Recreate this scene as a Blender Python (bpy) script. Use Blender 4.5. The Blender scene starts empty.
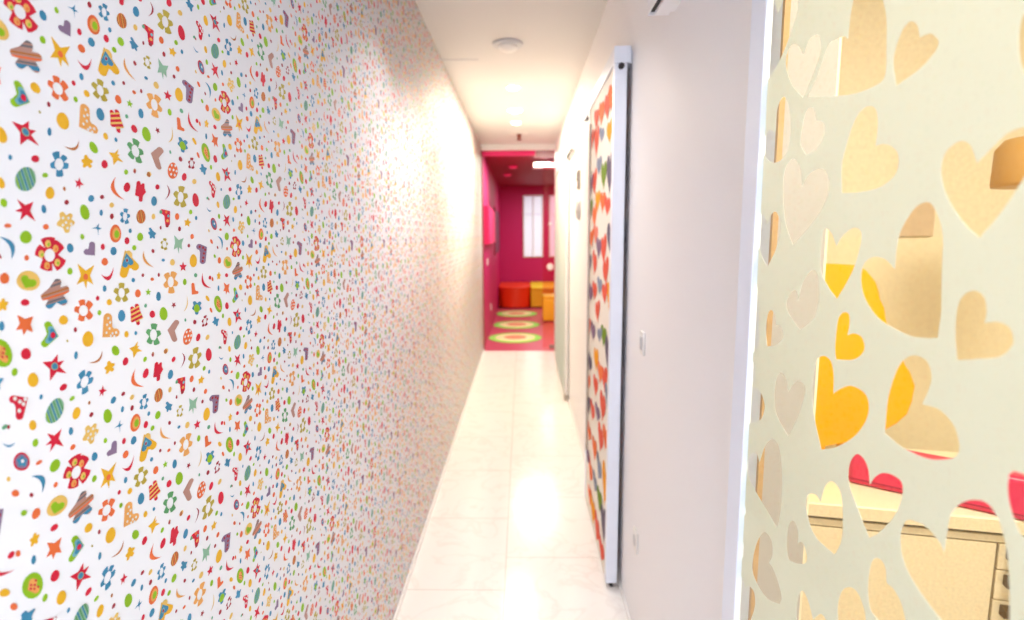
import bpy, bmesh, math, random
import numpy as np
from mathutils import Vector, Matrix

random.seed(4)
scene = bpy.context.scene
COL = scene.collection
PI = math.pi

# ---------------------------------------------------------------- camera model
FPX, PITCH, YAW, ROLL, CZ = 543.99, .1364, -.0193, -.0073, 1.4774
cy, sy, cp, sp = math.cos(YAW), math.sin(YAW), math.cos(PITCH), math.sin(PITCH)
FW = np.array([sy*cp, cy*cp, -sp])
RT = np.array([cy, -sy, 0.0])
UP = np.cross(RT, FW)
R2 = math.cos(ROLL)*RT + math.sin(ROLL)*UP
U2 = -math.sin(ROLL)*RT + math.cos(ROLL)*UP
CAM = np.array([0.0, 0.0, CZ])


def ray(x, y):
    return FW + R2*(x-512)/FPX - U2*(y-310)/FPX


def onX(x, y, X):
    d = ray(x, y)
    return CAM + d*(X/d[0])


def onY(x, y, Y):
    d = ray(x, y)
    return CAM + d*(Y/d[1])


def onZ(x, y, Z):
    d = ray(x, y)
    return CAM + d*((Z-CZ)/d[2])


cd = bpy.data.cameras.new('camera')
cam = bpy.data.objects.new('camera', cd)
COL.objects.link(cam)
cd.sensor_fit = 'HORIZONTAL'
cd.sensor_width = 36
cd.lens = 36*FPX/1024
cd.clip_start = .02
cd.dof.use_dof = True
cd.dof.focus_distance = .88
cd.dof.aperture_fstop = 3.2
m = Matrix.Identity(4)
for i in range(3):
    m[i][0], m[i][1], m[i][2], m[i][3] = R2[i], U2[i], -FW[i], CAM[i]
cam.matrix_world = m
scene.camera = cam


# ---------------------------------------------------------------- materials
def lin(c):
    return tuple((v/12.92 if v <= .04045 else ((v+.055)/1.055)**2.4) for v in [u/255 for u in c])


def mat(name, rgb, rough=.5, metal=0, spec=.5, coat=0, emit=None, estr=0, noise=None, bump=None):
    """principled material, colour given as 0-255 sRGB; noise=(scale, amount) gives a faint mottling, bump=(scale, strength)"""
    M = bpy.data.materials.new(name)
    M.use_nodes = True
    nt = M.node_tree
    b = nt.nodes['Principled BSDF']
    c = lin(rgb)
    b.inputs['Base Color'].default_value = (*c, 1)
    b.inputs['Roughness'].default_value = rough
    b.inputs['Metallic'].default_value = metal
    b.inputs['Specular IOR Level'].default_value = spec
    b.inputs['Coat Weight'].default_value = coat
    if emit:
        b.inputs['Emission Color'].default_value = (*lin(emit), 1)
        b.inputs['Emission Strength'].default_value = estr
    if noise or bump:
        tc = nt.nodes.new('ShaderNodeTexCoord')
    if noise:
        n = nt.nodes.new('ShaderNodeTexNoise')
        n.inputs['Scale'].default_value = noise[0]
        n.inputs['Detail'].default_value = 4
        r = nt.nodes.new('ShaderNodeValToRGB')
        r.color_ramp.elements[0].position = .3
        r.color_ramp.elements[1].position = .7
        r.color_ramp.elements[0].color = (*[v*(1-noise[1]) for v in c], 1)
        r.color_ramp.elements[1].color = (*[min(1, v*(1+noise[1])) for v in c], 1)
        nt.links.new(tc.outputs['Object'], n.inputs['Vector'])
        nt.links.new(n.outputs['Fac'], r.inputs['Fac'])
        nt.links.new(r.outputs['Color'], b.inputs['Base Color'])
    if bump:
        n2 = nt.nodes.new('ShaderNodeTexNoise')
        n2.inputs['Scale'].default_value = bump[0]
        bp = nt.nodes.new('ShaderNodeBump')
        bp.inputs['Strength'].default_value = bump[1]
        bp.inputs['Distance'].default_value = .002
        nt.links.new(tc.outputs['Object'], n2.inputs['Vector'])
        nt.links.new(n2.outputs['Fac'], bp.inputs['Height'])
        nt.links.new(bp.outputs['Normal'], b.inputs['Normal'])
    return M


def marble_floor():
    M = mat('white_marble_tiles', (244, 240, 236), .16, spec=.5)
    nt = M.node_tree
    b = nt.nodes['Principled BSDF']
    L = nt.links.new
    tc = nt.nodes.new('ShaderNodeTexCoord')
    sep = nt.nodes.new('ShaderNodeSeparateXYZ')
    L(tc.outputs['Object'], sep.inputs['Vector'])

    def math_(op, a, bb=None):
        n = nt.nodes.new('ShaderNodeMath')
        n.operation = op
        for i, v in enumerate((a, bb)):
            if v is None:
                continue
            if isinstance(v, (int, float)):
                n.inputs[i].default_value = v
            else:
                L(v, n.inputs[i])
        return n.outputs[0]
    # column index from x, tiles .585 long, second column shifted
    xo = math_('ADD', sep.outputs['X'], .08)
    col = math_('GREATER_THAN', xo, 0)
    y = math_('SUBTRACT', sep.outputs['Y'], 2.105)
    yy = math_('SUBTRACT', y, math_('MULTIPLY', col, .235))
    fy = math_('PINGPONG', yy, .2925)          # 0 at seams of .585
    jy = math_('LESS_THAN', fy, .0016)
    jx = math_('LESS_THAN', math_('ABSOLUTE', xo), .0016)
    joint = math_('MAXIMUM', jx, jy)
    nz = nt.nodes.new('ShaderNodeTexNoise')
    nz.inputs['Scale'].default_value = 3.2
    nz.inputs['Detail'].default_value = 9
    nz.inputs['Distortion'].default_value = 1.6
    L(tc.outputs['Object'], nz.inputs['Vector'])
    rp = nt.nodes.new('ShaderNodeValToRGB')
    e = rp.color_ramp.elements
    e[0].position, e[0].color = .47, (*lin((244, 240, 235)), 1)
    e[1].position, e[1].color = .53, (*lin((244, 240, 235)), 1)
    k = e.new(.5)
    k.color = (*lin((237, 231, 225)), 1)
    L(nz.outputs['Fac'], rp.inputs['Fac'])
    mx = nt.nodes.new('ShaderNodeMix')
    mx.data_type = 'RGBA'
    L(joint, mx.inputs[0])
    L(rp.outputs['Color'], mx.inputs[6])
    mx.inputs[7].default_value = (*lin((196, 186, 176)), 1)
    L(mx.outputs[2], b.inputs['Base Color'])
    return M


def glass_mat(name, tint=(250, 255, 252), refl=.06):
    M = bpy.data.materials.new(name)
    M.use_nodes = True
    nt = M.node_tree
    nt.nodes.remove(nt.nodes['Principled BSDF'])
    out = nt.nodes['Material Output']
    t = nt.nodes.new('ShaderNodeBsdfTransparent')
    t.inputs['Color'].default_value = (*lin(tint), 1)
    g = nt.nodes.new('ShaderNodeBsdfGlossy')
    g.inputs['Roughness'].default_value = .02
    fr = nt.nodes.new('ShaderNodeFresnel')
    fr.inputs['IOR'].default_value = 1.3
    mx = nt.nodes.new('ShaderNodeMixShader')
    ge = nt.nodes.new('ShaderNodeNewGeometry')      # reflect at the outer faces only, no trapped rays inside the pane
    iv = nt.nodes.new('ShaderNodeMath')
    iv.operation = 'SUBTRACT'
    iv.inputs[0].default_value = 1
    nt.links.new(ge.outputs['Backfacing'], iv.inputs[1])
    ml = nt.nodes.new('ShaderNodeMath')
    ml.operation = 'MULTIPLY'
    nt.links.new(fr.outputs[0], ml.inputs[0])
    nt.links.new(iv.outputs[0], ml.inputs[1])
    nt.links.new(ml.outputs[0], mx.inputs[0])
    nt.links.new(t.outputs[0], mx.inputs[1])
    nt.links.new(g.outputs[0], mx.inputs[2])
    nt.links.new(mx.outputs[0], out.inputs['Surface'])
    return M


def frost_mat(name, rgb, trans=.5):
    M = bpy.data.materials.new(name)
    M.use_nodes = True
    nt = M.node_tree
    nt.nodes.remove(nt.nodes['Principled BSDF'])
    out = nt.nodes['Material Output']
    d = nt.nodes.new('ShaderNodeBsdfDiffuse')
    d.inputs['Color'].default_value = (*lin(rgb), 1)
    t = nt.nodes.new('ShaderNodeBsdfTranslucent')
    t.inputs['Color'].default_value = (*lin(rgb), 1)
    mx = nt.nodes.new('ShaderNodeMixShader')
    mx.inputs[0].default_value = trans
    nt.links.new(d.outputs[0], mx.inputs[1])
    nt.links.new(t.outputs[0], mx.inputs[2])
    nt.links.new(mx.outputs[0], out.inputs['Surface'])
    return M


M_PAPER = mat('white_wallpaper', (243, 240, 242), .5, spec=.3)
M_WHITE = mat('white_gloss_wall', (249, 246, 246), .55, spec=.3)
M_CEIL = mat('white_ceiling_paint', (226, 223, 218), .7)
M_FLOOR = marble_floor()
M_TRIM = mat('white_trim', (244, 241, 237), .35)
M_ALU = mat('white_powder_coated_metal', (240, 243, 252), .4, spec=.4)
M_DARK = mat('dark_rubber', (44, 40, 44), .6)
M_GREYMET = mat('brushed_grey_metal', (176, 166, 156), .4, metal=.3)
M_PANEL = mat('cream_white_panel', (246, 238, 226), .6, spec=.15)
M_GLASS = glass_mat('clear_glass')
M_FROST = frost_mat('frosted_film', (246, 244, 238), .5)
M_PALEGLASS = frost_mat('pale_green_frosted_glass', (236, 243, 238), .4)
M_PLAST = mat('white_plastic', (240, 236, 230), .35)
M_PLASTG = mat('grey_white_plastic', (205, 203, 203), .45)
M_LENS = mat('lit_lamp_lens', (255, 248, 235), .4, emit=(255, 240, 215), estr=14)
M_RED = mat('red_brown_plastic', (120, 46, 28), .4)
# side room
M_PEACH = mat('peach_wall_paint', (252, 236, 210), .7, noise=(60, .05))
M_CREAM = mat('cream_wall_paint', (253, 238, 208), .7, noise=(60, .03))
M_JAMB = mat('pale_jamb_paint', (188, 180, 176), .6)
M_WOODEDGE = mat('wood_edge_strip', (200, 160, 112), .5, noise=(30, .1))
M_OAK = mat('pale_speckled_laminate', (236, 218, 188), .45, noise=(140, .07))
M_WTOP = mat('cream_worktop', (253, 244, 216), .35)
M_HANDLE = mat('dark_bronze_handle', (108, 88, 62), .35, metal=.4)
M_PINKC = mat('hot_pink_vinyl', (222, 46, 90), .35)
M_ORANGE = mat('orange_lacquer', (250, 184, 4), .3, spec=.4)
M_COLUMN = mat('golden_brown_column', (206, 160, 96), .5)
M_BOARD = mat('beige_board', (222, 196, 166), .6, noise=(40, .04))
# pink room
M_MAG = mat('magenta_wall_paint', (196, 2, 104), .55)
M_MAGD = mat('dark_crimson_paint', (150, 4, 54), .6)
M_MAGL = mat('bright_pink_panel', (236, 30, 112), .5)
M_PURP = mat('purple_panel', (112, 10, 74), .5)
M_PFLOOR = mat('rose_floor', (206, 82, 108), .3)
M_RUGG = mat('lime_rug', (160, 220, 100), .9, noise=(200, .06))
M_RUGC = mat('cream_rug', (250, 224, 172), .9)
M_RUGO = mat('salmon_rug', (232, 140, 110), .9)
M_BORANGE = mat('orange_red_vinyl', (244, 62, 12), .4)
M_BYEL = mat('amber_vinyl', (250, 212, 24), .4)
M_YEL = mat('yellow_vinyl', (250, 248, 50), .4)
M_WINLIT = mat('daylit_window_pane', (220, 226, 244), .3, emit=(214, 222, 246), estr=.32)
M_WINF = mat('white_window_frame', (236, 236, 244), .4)


# ---------------------------------------------------------------- builders
def obj(name, bm_or_mesh, mats, parent=None):
    if isinstance(bm_or_mesh, bmesh.types.BMesh):
        me = bpy.data.meshes.new(name)
        bmesh.ops.recalc_face_normals(bm_or_mesh, faces=bm_or_mesh.faces)
        bm_or_mesh.to_mesh(me)
        bm_or_mesh.free()
    else:
        me = bm_or_mesh
    if not isinstance(mats, (list, tuple)):
        mats = [mats]
    for k in mats:
        me.materials.append(k)
    o = bpy.data.objects.new(name, me)
    COL.objects.link(o)
    if parent:
        o.parent = parent
        o.matrix_parent_inverse = Matrix.Identity(4)
    return o


def thing(name, label, cat, loc=(0, 0, 0), rz=0, group=None, kind=None):
    o = bpy.data.objects.new(name, None)
    o.empty_display_size = .05
    o.location = loc
    o.rotation_euler = (0, 0, rz)
    COL.objects.link(o)
    return tag(o, label, cat, group, kind)


def tag(o, label=None, cat=None, group=None, kind=None):
    if label:
        o['label'] = label
    if cat:
        o['category'] = cat
    if group:
        o['group'] = group
    if kind:
        o['kind'] = kind
    return o


def struct(name, bm, mats, parent=None):
    o = obj(name, bm, mats, parent)
    if parent is None:
        o['kind'] = 'structure'
    return o


def box(bm, x0, x1, y0, y1, z0, z1, bevel=0, seg=2, mi=0):
    vs = [bm.verts.new((x, y, z)) for z in (z0, z1) for y in (y0, y1) for x in (x0, x1)]
    fs = [bm.faces.new([vs[i] for i in q]) for q in
          ((0, 2, 3, 1), (4, 5, 7, 6), (0, 1, 5, 4), (1, 3, 7, 5), (3, 2, 6, 7), (2, 0, 4, 6))]
    for fa in fs:
        fa.material_index = mi
    if bevel:
        es = list({e for fa in fs for e in fa.edges})
        r = bmesh.ops.bevel(bm, geom=es, offset=bevel, segments=seg, affect='EDGES', profile=.5)
        for fa in r['faces']:
            fa.material_index = mi
            fa.smooth = True
    return bm


def B():
    return bmesh.new()


def mkbox(*a, **k):
    return box(bmesh.new(), *a, **k)


def lathe(bm, prof, c, axis='Z', n=32, mi=0):
    """prof: list of (radius, height); revolved about axis through c"""
    rings = []
    for r, h in prof:
        ring = []
        for i in range(n):
            a = 2*PI*i/n
            u, v = r*math.cos(a), r*math.sin(a)
            p = {'Z': (u, v, h), 'X': (h, u, v), 'Y': (u, h, v)}[axis]
            ring.append(bm.verts.new((c[0]+p[0], c[1]+p[1], c[2]+p[2])))
        rings.append(ring)
    for a, b in zip(rings, rings[1:]):
        for i in range(n):
            fa = bm.faces.new((a[i], a[(i+1) % n], b[(i+1) % n], b[i]))
            fa.smooth = True
            fa.material_index = mi
    for ring in (rings[0], rings[-1]):
        fa = bm.faces.new(ring)
        fa.material_index = mi
    return bm


def prism(bm, pts, off, bevel=0, mi=0, seg=2):
    """extrude a planar polygon of 3-D points by vector off"""
    lo = [bm.verts.new(p) for p in pts]
    hi = [bm.verts.new((p[0]+off[0], p[1]+off[1], p[2]+off[2])) for p in pts]
    n = len(pts)
    fs = [bm.faces.new(lo), bm.faces.new(hi[::-1])]
    for i in range(n):
        fs.append(bm.faces.new((lo[i], hi[i], hi[(i+1) % n], lo[(i+1) % n])))
    for fa in fs:
        fa.material_index = mi
    if bevel:
        es = list(fs[0].edges) + list(fs[1].edges)
        r = bmesh.ops.bevel(bm, geom=es, offset=bevel, segments=seg, affect='EDGES', profile=.5)
        for fa in r['faces']:
            fa.smooth = True
            fa.material_index = mi
    return bm


def smooth_open(pts, n=6):
    """Catmull-Rom through an open list of 2-D points"""
    P = [2*np.array(pts[0])-np.array(pts[1])] + [np.array(p, float) for p in pts] + [2*np.array(pts[-1])-np.array(pts[-2])]
    out = []
    for i in range(1, len(P)-2):
        p0, p1, p2, p3 = P[i-1], P[i], P[i+1], P[i+2]
        for k in range(n):
            t = k/n
            out.append(.5*((2*p1)+(-p0+p2)*t+(2*p0-5*p1+4*p2-p3)*t*t+(-p0+3*p1-3*p2+p3)*t**3))
    out.append(P[-2])
    return out


def dup(root, loc, rz=None, label=None, group=None):
    r = root.copy()
    COL.objects.link(r)
    r.location = loc
    if rz is not None:
        r.rotation_euler = (0, 0, rz)
    if label:
        r['label'] = label
    if group:
        r['group'] = group
    for ch in list(root.children):
        c = ch.copy()
        COL.objects.link(c)
        c.parent = r
        for g in list(ch.children):
            d = g.copy()
            COL.objects.link(d)
            d.parent = c
    return r


# ---------------------------------------------------------------- wallpaper print
XL = -.5                      # wall plane
YEND, CEIL = 6.88, 2.578
Y0 = -1.6
RV, RH = .2417, .3764         # repeat of the pattern: height, width
PAL = {'R': (226, 24, 62), 'B': (62, 146, 190), 'Y': (250, 192, 40), 'G': (152, 202, 26), 'O': (247, 118, 62),
       'T': (108, 178, 140), 'P': (146, 122, 158), 'L': (248, 178, 96), 'K': (196, 150, 140), 'C': (196, 176, 66),
       'U': (120, 190, 208), 'W': (246, 240, 236), 'A': (120, 118, 128), 'D': (176, 40, 60), 'F': (248, 206, 110),
       'S': (150, 198, 170), 'N': (196, 120, 62), 'E': (96, 170, 110)}
KEYS = list(PAL)
tris, tcol, tlay = [], [], []     # unit tile: triangles in wall (Y,Z), colour, layer
seen, tsr = [], []
G = [0, 0, 8.267]


def w2(p):
    P = onX(G[0]+p[0]/G[2], G[1]+p[1]/G[2], XL)
    return np.array([P[1], P[2]])


def fresh(c, key):
    q = w2(c)
    cl = {'D': 'R', 'F': 'Y', 'N': 'O', 'L': 'O'}
    key = cl.get(key, key) if len(key) == 1 else key
    for k, s in seen:
        if k != key:
            continue
        d = q-s
        d[0] -= RH*round(d[0]/RH)
        d[1] -= RV*round(d[1]/RV)
        if np.hypot(*d) < .0095:
            return False
    seen.append((key, q))
    return True


def T3(a, b, c, col, lay):
    tris.append((a, b, c))
    tsr.append(len(seen))
    tcol.append(KEYS.index(col))
    tlay.append(lay)


def fan(c, pts, col, lay):
    C_ = w2(c)
    Q = [w2(p) for p in pts]
    for i in range(len(Q)):
        T3(C_, Q[i], Q[(i+1) % len(Q)], col, lay)


def ell(c, rx, ry, rot=0, n=12, egg=0):
    out = []
    for i in range(n):
        a = 2*PI*i/n
        u, v = rx*math.cos(a)*(1+egg*math.sin(a)), ry*math.sin(a)
        r = math.radians(rot)
        out.append((c[0]+u*math.cos(r)-v*math.sin(r), c[1]+u*math.sin(r)+v*math.cos(r)))
    return out


def E_(cx, cy_, rx, ry, rot, col, lay=1, force=False):
    if lay == 1 and not force and not fresh((cx, cy_), col):
        return False
    fan((cx, cy_), ell((cx, cy_), rx, ry, rot, 10 if max(rx, ry) < 26 else 16, .08), col, lay)
    return True


def starpts(c, tips, k=.45):
    tips = sorted(tips, key=lambda t: math.atan2(t[1]-c[1], t[0]-c[0]))
    out = []
    n = len(tips)
    for i, t in enumerate(tips):
        u = tips[(i+1) % n]
        out.append(t)
        mx, my = (t[0]+u[0])/2-c[0], (t[1]+u[1])/2-c[1]
        d1, d2 = math.hypot(t[0]-c[0], t[1]-c[1]), math.hypot(u[0]-c[0], u[1]-c[1])
        h = math.hypot(mx, my) or 1
        r = k*min(d1, d2)
        out.append((c[0]+mx/h*r, c[1]+my/h*r))
    return out


def S_(c, tips, col, k=.45, lay=1, extra=()):
    if lay == 1 and not fresh(c, col+'s'):
        return False
    fan(c, starpts(c, tips, k), col, lay)
    return True


def S5(cx, cy_, rx, ry, rot, col, k=.5):
    tips = [(cx+rx*math.sin(math.radians(rot+72*i)), cy_-ry*math.cos(math.radians(rot+72*i))) for i in range(5)]
    return S_((cx, cy_), tips, col, k)


def fat(c, tips, col, k=.55, tipw=.32, lay=1):
    """star with blunt rounded points"""
    if lay == 1 and not fresh(c, col+'s'):
        return False
    tips = sorted(tips, key=lambda t: math.atan2(t[1]-c[1], t[0]-c[0]))
    pts = []
    n = len(tips)
    for i, t in enumerate(tips):
        u = tips[(i+1) % n]
        d = (t[0]-c[0], t[1]-c[1])
        for a_ in (-.9, -.35, .35, .9):            # round end cap of the petal
            f1, f2 = .74+.26*math.cos(a_), tipw*.42*math.sin(a_)/math.sin(.9)
            pts.append((c[0]+d[0]*f1-d[1]*f2, c[1]+d[1]*f1+d[0]*f2))
        mx, my = (t[0]+u[0])/2-c[0], (t[1]+u[1])/2-c[1]
        h = math.hypot(mx, my) or 1
        r = k*(math.hypot(*d)+math.hypot(u[0]-c[0], u[1]-c[1]))/2
        pts.append((c[0]+mx/h*r, c[1]+my/h*r))
    fan(c, pts, col, lay)
    return pts


def F_(c, tips, hole, col, k=.5, tipw=.7):
    """flower: blunt petals round an open elliptical eye (hole = rx, ry)"""
    n0 = len(tris)
    pts = fat(c, tips, col, k, tipw)
    if not pts:
        return pts
    del tris[n0:], tcol[n0:], tlay[n0:], tsr[n0:]       # keep only the ring between outline and eye
    c_ = np.array(c, float)
    ring = []
    for p in pts:
        d = np.array(p, float)-c_
        ring.append(c_+d*min(.97, 1/math.hypot(d[0]/hole[0], d[1]/hole[1])))
    for i in range(len(pts)):
        j = (i+1) % len(pts)
        a, b, e, f = w2(pts[i]), w2(pts[j]), w2(ring[j]), w2(ring[i])
        T3(a, b, e, col, 1)
        T3(a, e, f, col, 1)
    return pts


def F5(cx, cy_, rx, ry, hole, rot, col):
    tips = [(cx+rx*math.sin(math.radians(rot+72*i)), cy_-ry*math.cos(math.radians(rot+72*i))) for i in range(5)]
    return F_((cx, cy_), tips, hole, col)


def M_(a, b, bulge, col, thick=.32, n=8):
    """crescent from tip a to tip b whose outer edge passes bulge"""
    if not fresh(bulge, col+'m'):
        return
    a, b, g = np.array(a, float), np.array(b, float), np.array(bulge, float)
    ctrl = 2*g-.5*(a+b)
    mid = (a+b)/2
    g2 = g+(mid-g)*thick
    c2 = 2*g2-.5*(a+b)
    prev = None
    for i in range(n+1):
        t = i/n
        o = (1-t)**2*a+2*t*(1-t)*ctrl+t*t*b
        q = (1-t)**2*a+2*t*(1-t)*c2+t*t*b
        o, q = w2(o), w2(q)
        if prev:
            T3(prev[0], o, q, col, 1)
            T3(prev[0], q, prev[1], col, 1)
        prev = (o, q)


def V_(e, a, b, w, col, lay=1):
    """two-lobed heart with its point at e and round lobes ending at a and b"""
    if lay == 1 and not fresh(e, col+'v'):
        return False
    e, a, b = (np.array(v, float) for v in (e, a, b))
    pts = [e]

    def cap(p, other, flip):
        d = p-e
        d /= np.hypot(*d)
        nrm = np.array([-d[1], d[0]])
        if nrm@(other-e) > 0:
            nrm = -nrm
        c = p-d*w*.5
        arc = [c+w*.5*(nrm*math.cos(t)+d*math.sin(t)) for t in np.linspace(-.25, PI, 7)]
        return arc[::-1] if flip else arc
    pts += cap(a, b, False)
    da, db = (a-e)/np.hypot(*(a-e)), (b-e)/np.hypot(*(b-e))
    s = da+db
    s /= (np.hypot(*s) or 1)
    half = math.acos(max(-1, min(1, da@db)))/2
    pts.append(e+s*min(w*.95/max(.3, math.sin(half)), .8*min(np.hypot(*(a-e)), np.hypot(*(b-e)))))
    pts += cap(b, a, True)
    E2 = w2(e)
    Q = [w2(p) for p in pts[1:]]
    for i in range(len(Q)-1):
        T3(E2, Q[i], Q[i+1], col, lay)
    return True


def stripes(c, pts, ang, bands, lay=2):
    """bands = [(from, to, colour)] measured across the motif from its centre, clipped to the outline pts"""
    if not pts:
        return
    r = math.radians(ang)
    nrm = np.array([-math.sin(r), math.cos(r)])
    c = np.array(c, float)
    n = len(pts)
    for i in range(n):
        tri = [c, np.array(pts[i], float), np.array(pts[(i+1) % n], float)]
        for lo, hi, col in bands:
            poly = tri
            for sgn, lim in ((1, lo), (-1, -hi)):
                out = []
                for k in range(len(poly)):
                    p, q = poly[k], poly[(k+1) % len(poly)]
                    dp, dq = sgn*((p-c)@nrm)-lim, sgn*((q-c)@nrm)-lim
                    if dp >= 0:
                        out.append(p)
                    if dp*dq < 0:
                        out.append(p+(q-p)*dp/(dp-dq))
                poly = out
                if not poly:
                    break
            if len(poly) >= 3:
                Q = [w2(p) for p in poly]
                for k in range(1, len(Q)-1):
                    T3(Q[0], Q[k], Q[k+1], col, lay)


def crop(ox, oy, s=8.267):
    G[0], G[1], G[2] = ox, oy, s


def eggs(txt):
    for ln in txt.strip().splitlines():
        t = ln.split()
        E_(*[float(v) for v in t[1:6]], t[0])


# --- strip one
crop(0, 150)
eggs('''B 82 60 17 23 -10
R 290 72 34 29 15
G 371 208 25 20 0
Y 411 355 37 51 0
N 530 320 11 18 -10
D 549 432 19 21 0
B 752 400 25 29 10
B 360 488 20 36 -10
G 698 513 37 65 -15''')
F_((486, 118), [(456, 12), (540, 48), (566, 135), (492, 224), (413, 130)], (37, 50), 'B')
fat((712, 95), [(705, 40), (765, 95), (752, 145), (690, 145), (670, 85)], 'Y', .6, .5)
if E_(210, 240, 86, 102, 12, 'S'):
    stripes((210, 240), ell((210, 240), 84, 100, 12, 20), 72,
            [(-70, -58, 'E'), (-46, -34, 'B'), (-20, -8, 'E'), (4, 18, 'B'), (30, 42, 'E'), (52, 62, 'B'), (68, 80, 'G')])
S_((650, 275), [(655, 225), (692, 288), (655, 322), (625, 310), (616, 250)], 'R', .42)
S_((208, 495), [(138, 406), (274, 428), (292, 590), (165, 582), (122, 503)], 'R', .42)
crop(100, 150)
eggs('''R 36 117 26 35 -8
G 214 182 17 22 0
N 285 172 12 19 0
F 403 200 20 22 0
D 664 75 14 22 -20
R 695 222 20 32 5
F 778 260 18 22 0
R 221 307 27 40 8
R 473 305 18 22 0
B 445 422 24 40 0
R 789 413 26 57 -8
D 15 388 18 18 0
F 95 455 20 22 0
B 8 518 14 26 0
D 96 548 16 24 0
F 440 550 16 24 0
O 636 550 18 28 0
B 793 562 10 18 0
G 748 512 14 20 0''')
S_((132, 48), [(70, 20), (150, -5), (162, 40), (192, 102), (110, 124)], 'Y', .5)
if E_(600, 170, 42, 68, 0, 'O'):
    for a, b in ((590, 125), (620, 130), (575, 160), (605, 165), (630, 175), (585, 200), (615, 208)):
        E_(a, b, 8, 11, 0, 'W', 2)
F5(755, 112, 28, 50, (15, 28), 5, 'D')
M_((128, 222), (205, 415), (92, 330), 'O', .42)
fat((340, 338), [(312, 256), (358, 275), (378, 350), (334, 428), (290, 375)], 'R', .68, .4)
M_((548, 285), (535, 412), (577, 350), 'D', .35)
F5(665, 390, 60, 94, (24, 45), 8, 'C')
F5(205, 550, 42, 68, (18, 36), 10, 'B')
if E_(337, 550, 38, 58, 0, 'N'):
    stripes((337, 550), ell((337, 550), 38, 58, 0, 16), 80, [(-24, -18, 'O'), (-8, -2, 'L'), (8, 14, 'O'), (22, 28, 'L')])
if V_((578, 505), (492, 510), (552, 628), 40, 'R'):
    E_(500, 512, 12, 16, 0, 'T', 2)
    E_(545, 510, 10, 15, 0, 'O', 2)
    E_(562, 545, 10, 13, 0, 'U', 2)
    E_(556, 585, 12, 13, 0, 'L', 2)
S5(722, 600, 30, 40, 10, 'Y', .6)
crop(0, 225)
eggs('''O 62 5 30 18 0
O 377 15 25 24 0
G 211 100 49 53 0
B 578 190 27 38 -8
O 218 271 20 24 0
G 678 97 16 24 -10
G 576 382 22 29 0
O 35 440 40 46 0
R 205 -55 0.1 0.1 0''')
M_((-12, 95), (90, 286), (112, 158), 'B', .5)
pt = F_((408, 250), [(392, 98), (496, 145), (516, 345), (375, 378), (296, 200)], (44, 54), 'R', .5, .95)
if pt:
    for a, b, cc in ((392, 155, 'F'), (455, 195, 'L'), (470, 310, 'F'), (385, 335, 'L'), (338, 240, 'F')):
        E_(a, b, 24, 32, 0, cc, 2)
        E_(a+4, b+6, 9, 13, 0, 'O' if cc == 'L' else 'G', 3)
V_((782, 252), (752, 138), (692, 212), 50, 'P')
S_((805, 30), [(815, -15), (840, 28), (812, 95), (800, 45), (758, 28)], 'B', .35)
S_((705, 428), [(638, 320), (778, 330), (770, 492), (711, 528), (632, 492)], 'Y', .42)
E_(705, 428, 20, 26, 0, 'O', 2)
if E_(232, 460, 98, 83, 8, 'F'):
    V_((205, 520), (200, 415), (292, 462), 62, 'G', 2)
    E_(222, 478, 34, 34, 0, 'G', 3)
if True:
    tp = [(480, 445), (568, 522), (545, 655), (392, 690), (335, 602)]
    pp = fat((452, 570), tp, 'K', .55, .5, 1)
    stripes((452, 570), pp, -18, [(-140, -95, 'A'), (-80, -62, 'A'), (-22, -6, 'N'), (8, 24, 'O'), (42, 58, 'A'), (66, 100, 'B')])
crop(0, 300)
eggs('''R 205 20 36 28 0
Y 522 165 37 39 0
D 621 245 13 21 0
G 820 105 16 22 0
B 12 215 22 40 0
C 555 338 9 11 0
R 212 445 42 48 0
Y 725 322 46 65 6
B 626 457 15 33 5
G 118 595 24 34 12
R 805 -15 15 20 0''')
fat((20, 40), [(25, -15), (65, 20), (45, 85), (-10, 90), (-25, 25)], 'Y', .6, .5)
S_((205, 205), [(138, 122), (272, 135), (272, 268), (192, 292), (128, 250)], 'O', .5)
if V_((482, 300), (372, 185), (340, 375), 62, 'G'):
    V_((474, 300), (398, 222), (372, 346), 50, 'U', 2)
    V_((466, 298), (412, 242), (392, 332), 36, 'B', 3)
    E_(430, 290, 20, 26, 0, 'R', 4)
F_((688, 88), [(672, -5), (752, 15), (755, 150), (665, 175), (612, 72)], (38, 46), 'O')
S_((450, 545), [(348, 514), (475, 448), (528, 500), (548, 606), (412, 668)], 'R', .45)
E_(448, 548, 29, 32, 0, 'S', 2)
E_(448, 548, 22, 25, 0, 'B', 3)
crop(100, 225)
if E_(126, 70, 47, 75, 0, 'O'):
    E_(130, 72, 32, 52, 0, 'L', 2)
    E_(133, 75, 20, 32, 0, 'G', 3)
eggs('''B 248 48 13 20 0
G 330 98 25 34 0
R 221 130 20 30 0
D 500 22 8 16 0
D 553 5 14 16 0
D 656 32 12 20 0
O 760 95 15 22 0
D 733 170 11 16 0
R 21 180 17 26 0
B 110 215 26 35 0
G 281 188 18 22 0
D 436 215 12 18 -15
B 521 290 14 13 0
F 597 308 20 27 0
Y 770 295 30 54 0
O 37 303 27 32 0
D 352 415 11 15 0
D 484 412 9 17 0
O 430 448 15 14 0
B 273 455 15 19 0
T 789 415 14 18 0
G 699 470 15 27 0
B 36 525 16 27 0
O 311 565 24 33 0
B 482 590 20 38 0''')
fat((430, 75), [(408, 22), (462, 70), (450, 112), (415, 112), (396, 62)], 'B', .62, .4)
F5(530, 160, 30, 52, (17, 30), 10, 'C')
S_((645, 158), [(612, 85), (690, 108), (677, 205), (650, 238), (608, 202)], 'S', .5)
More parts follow.
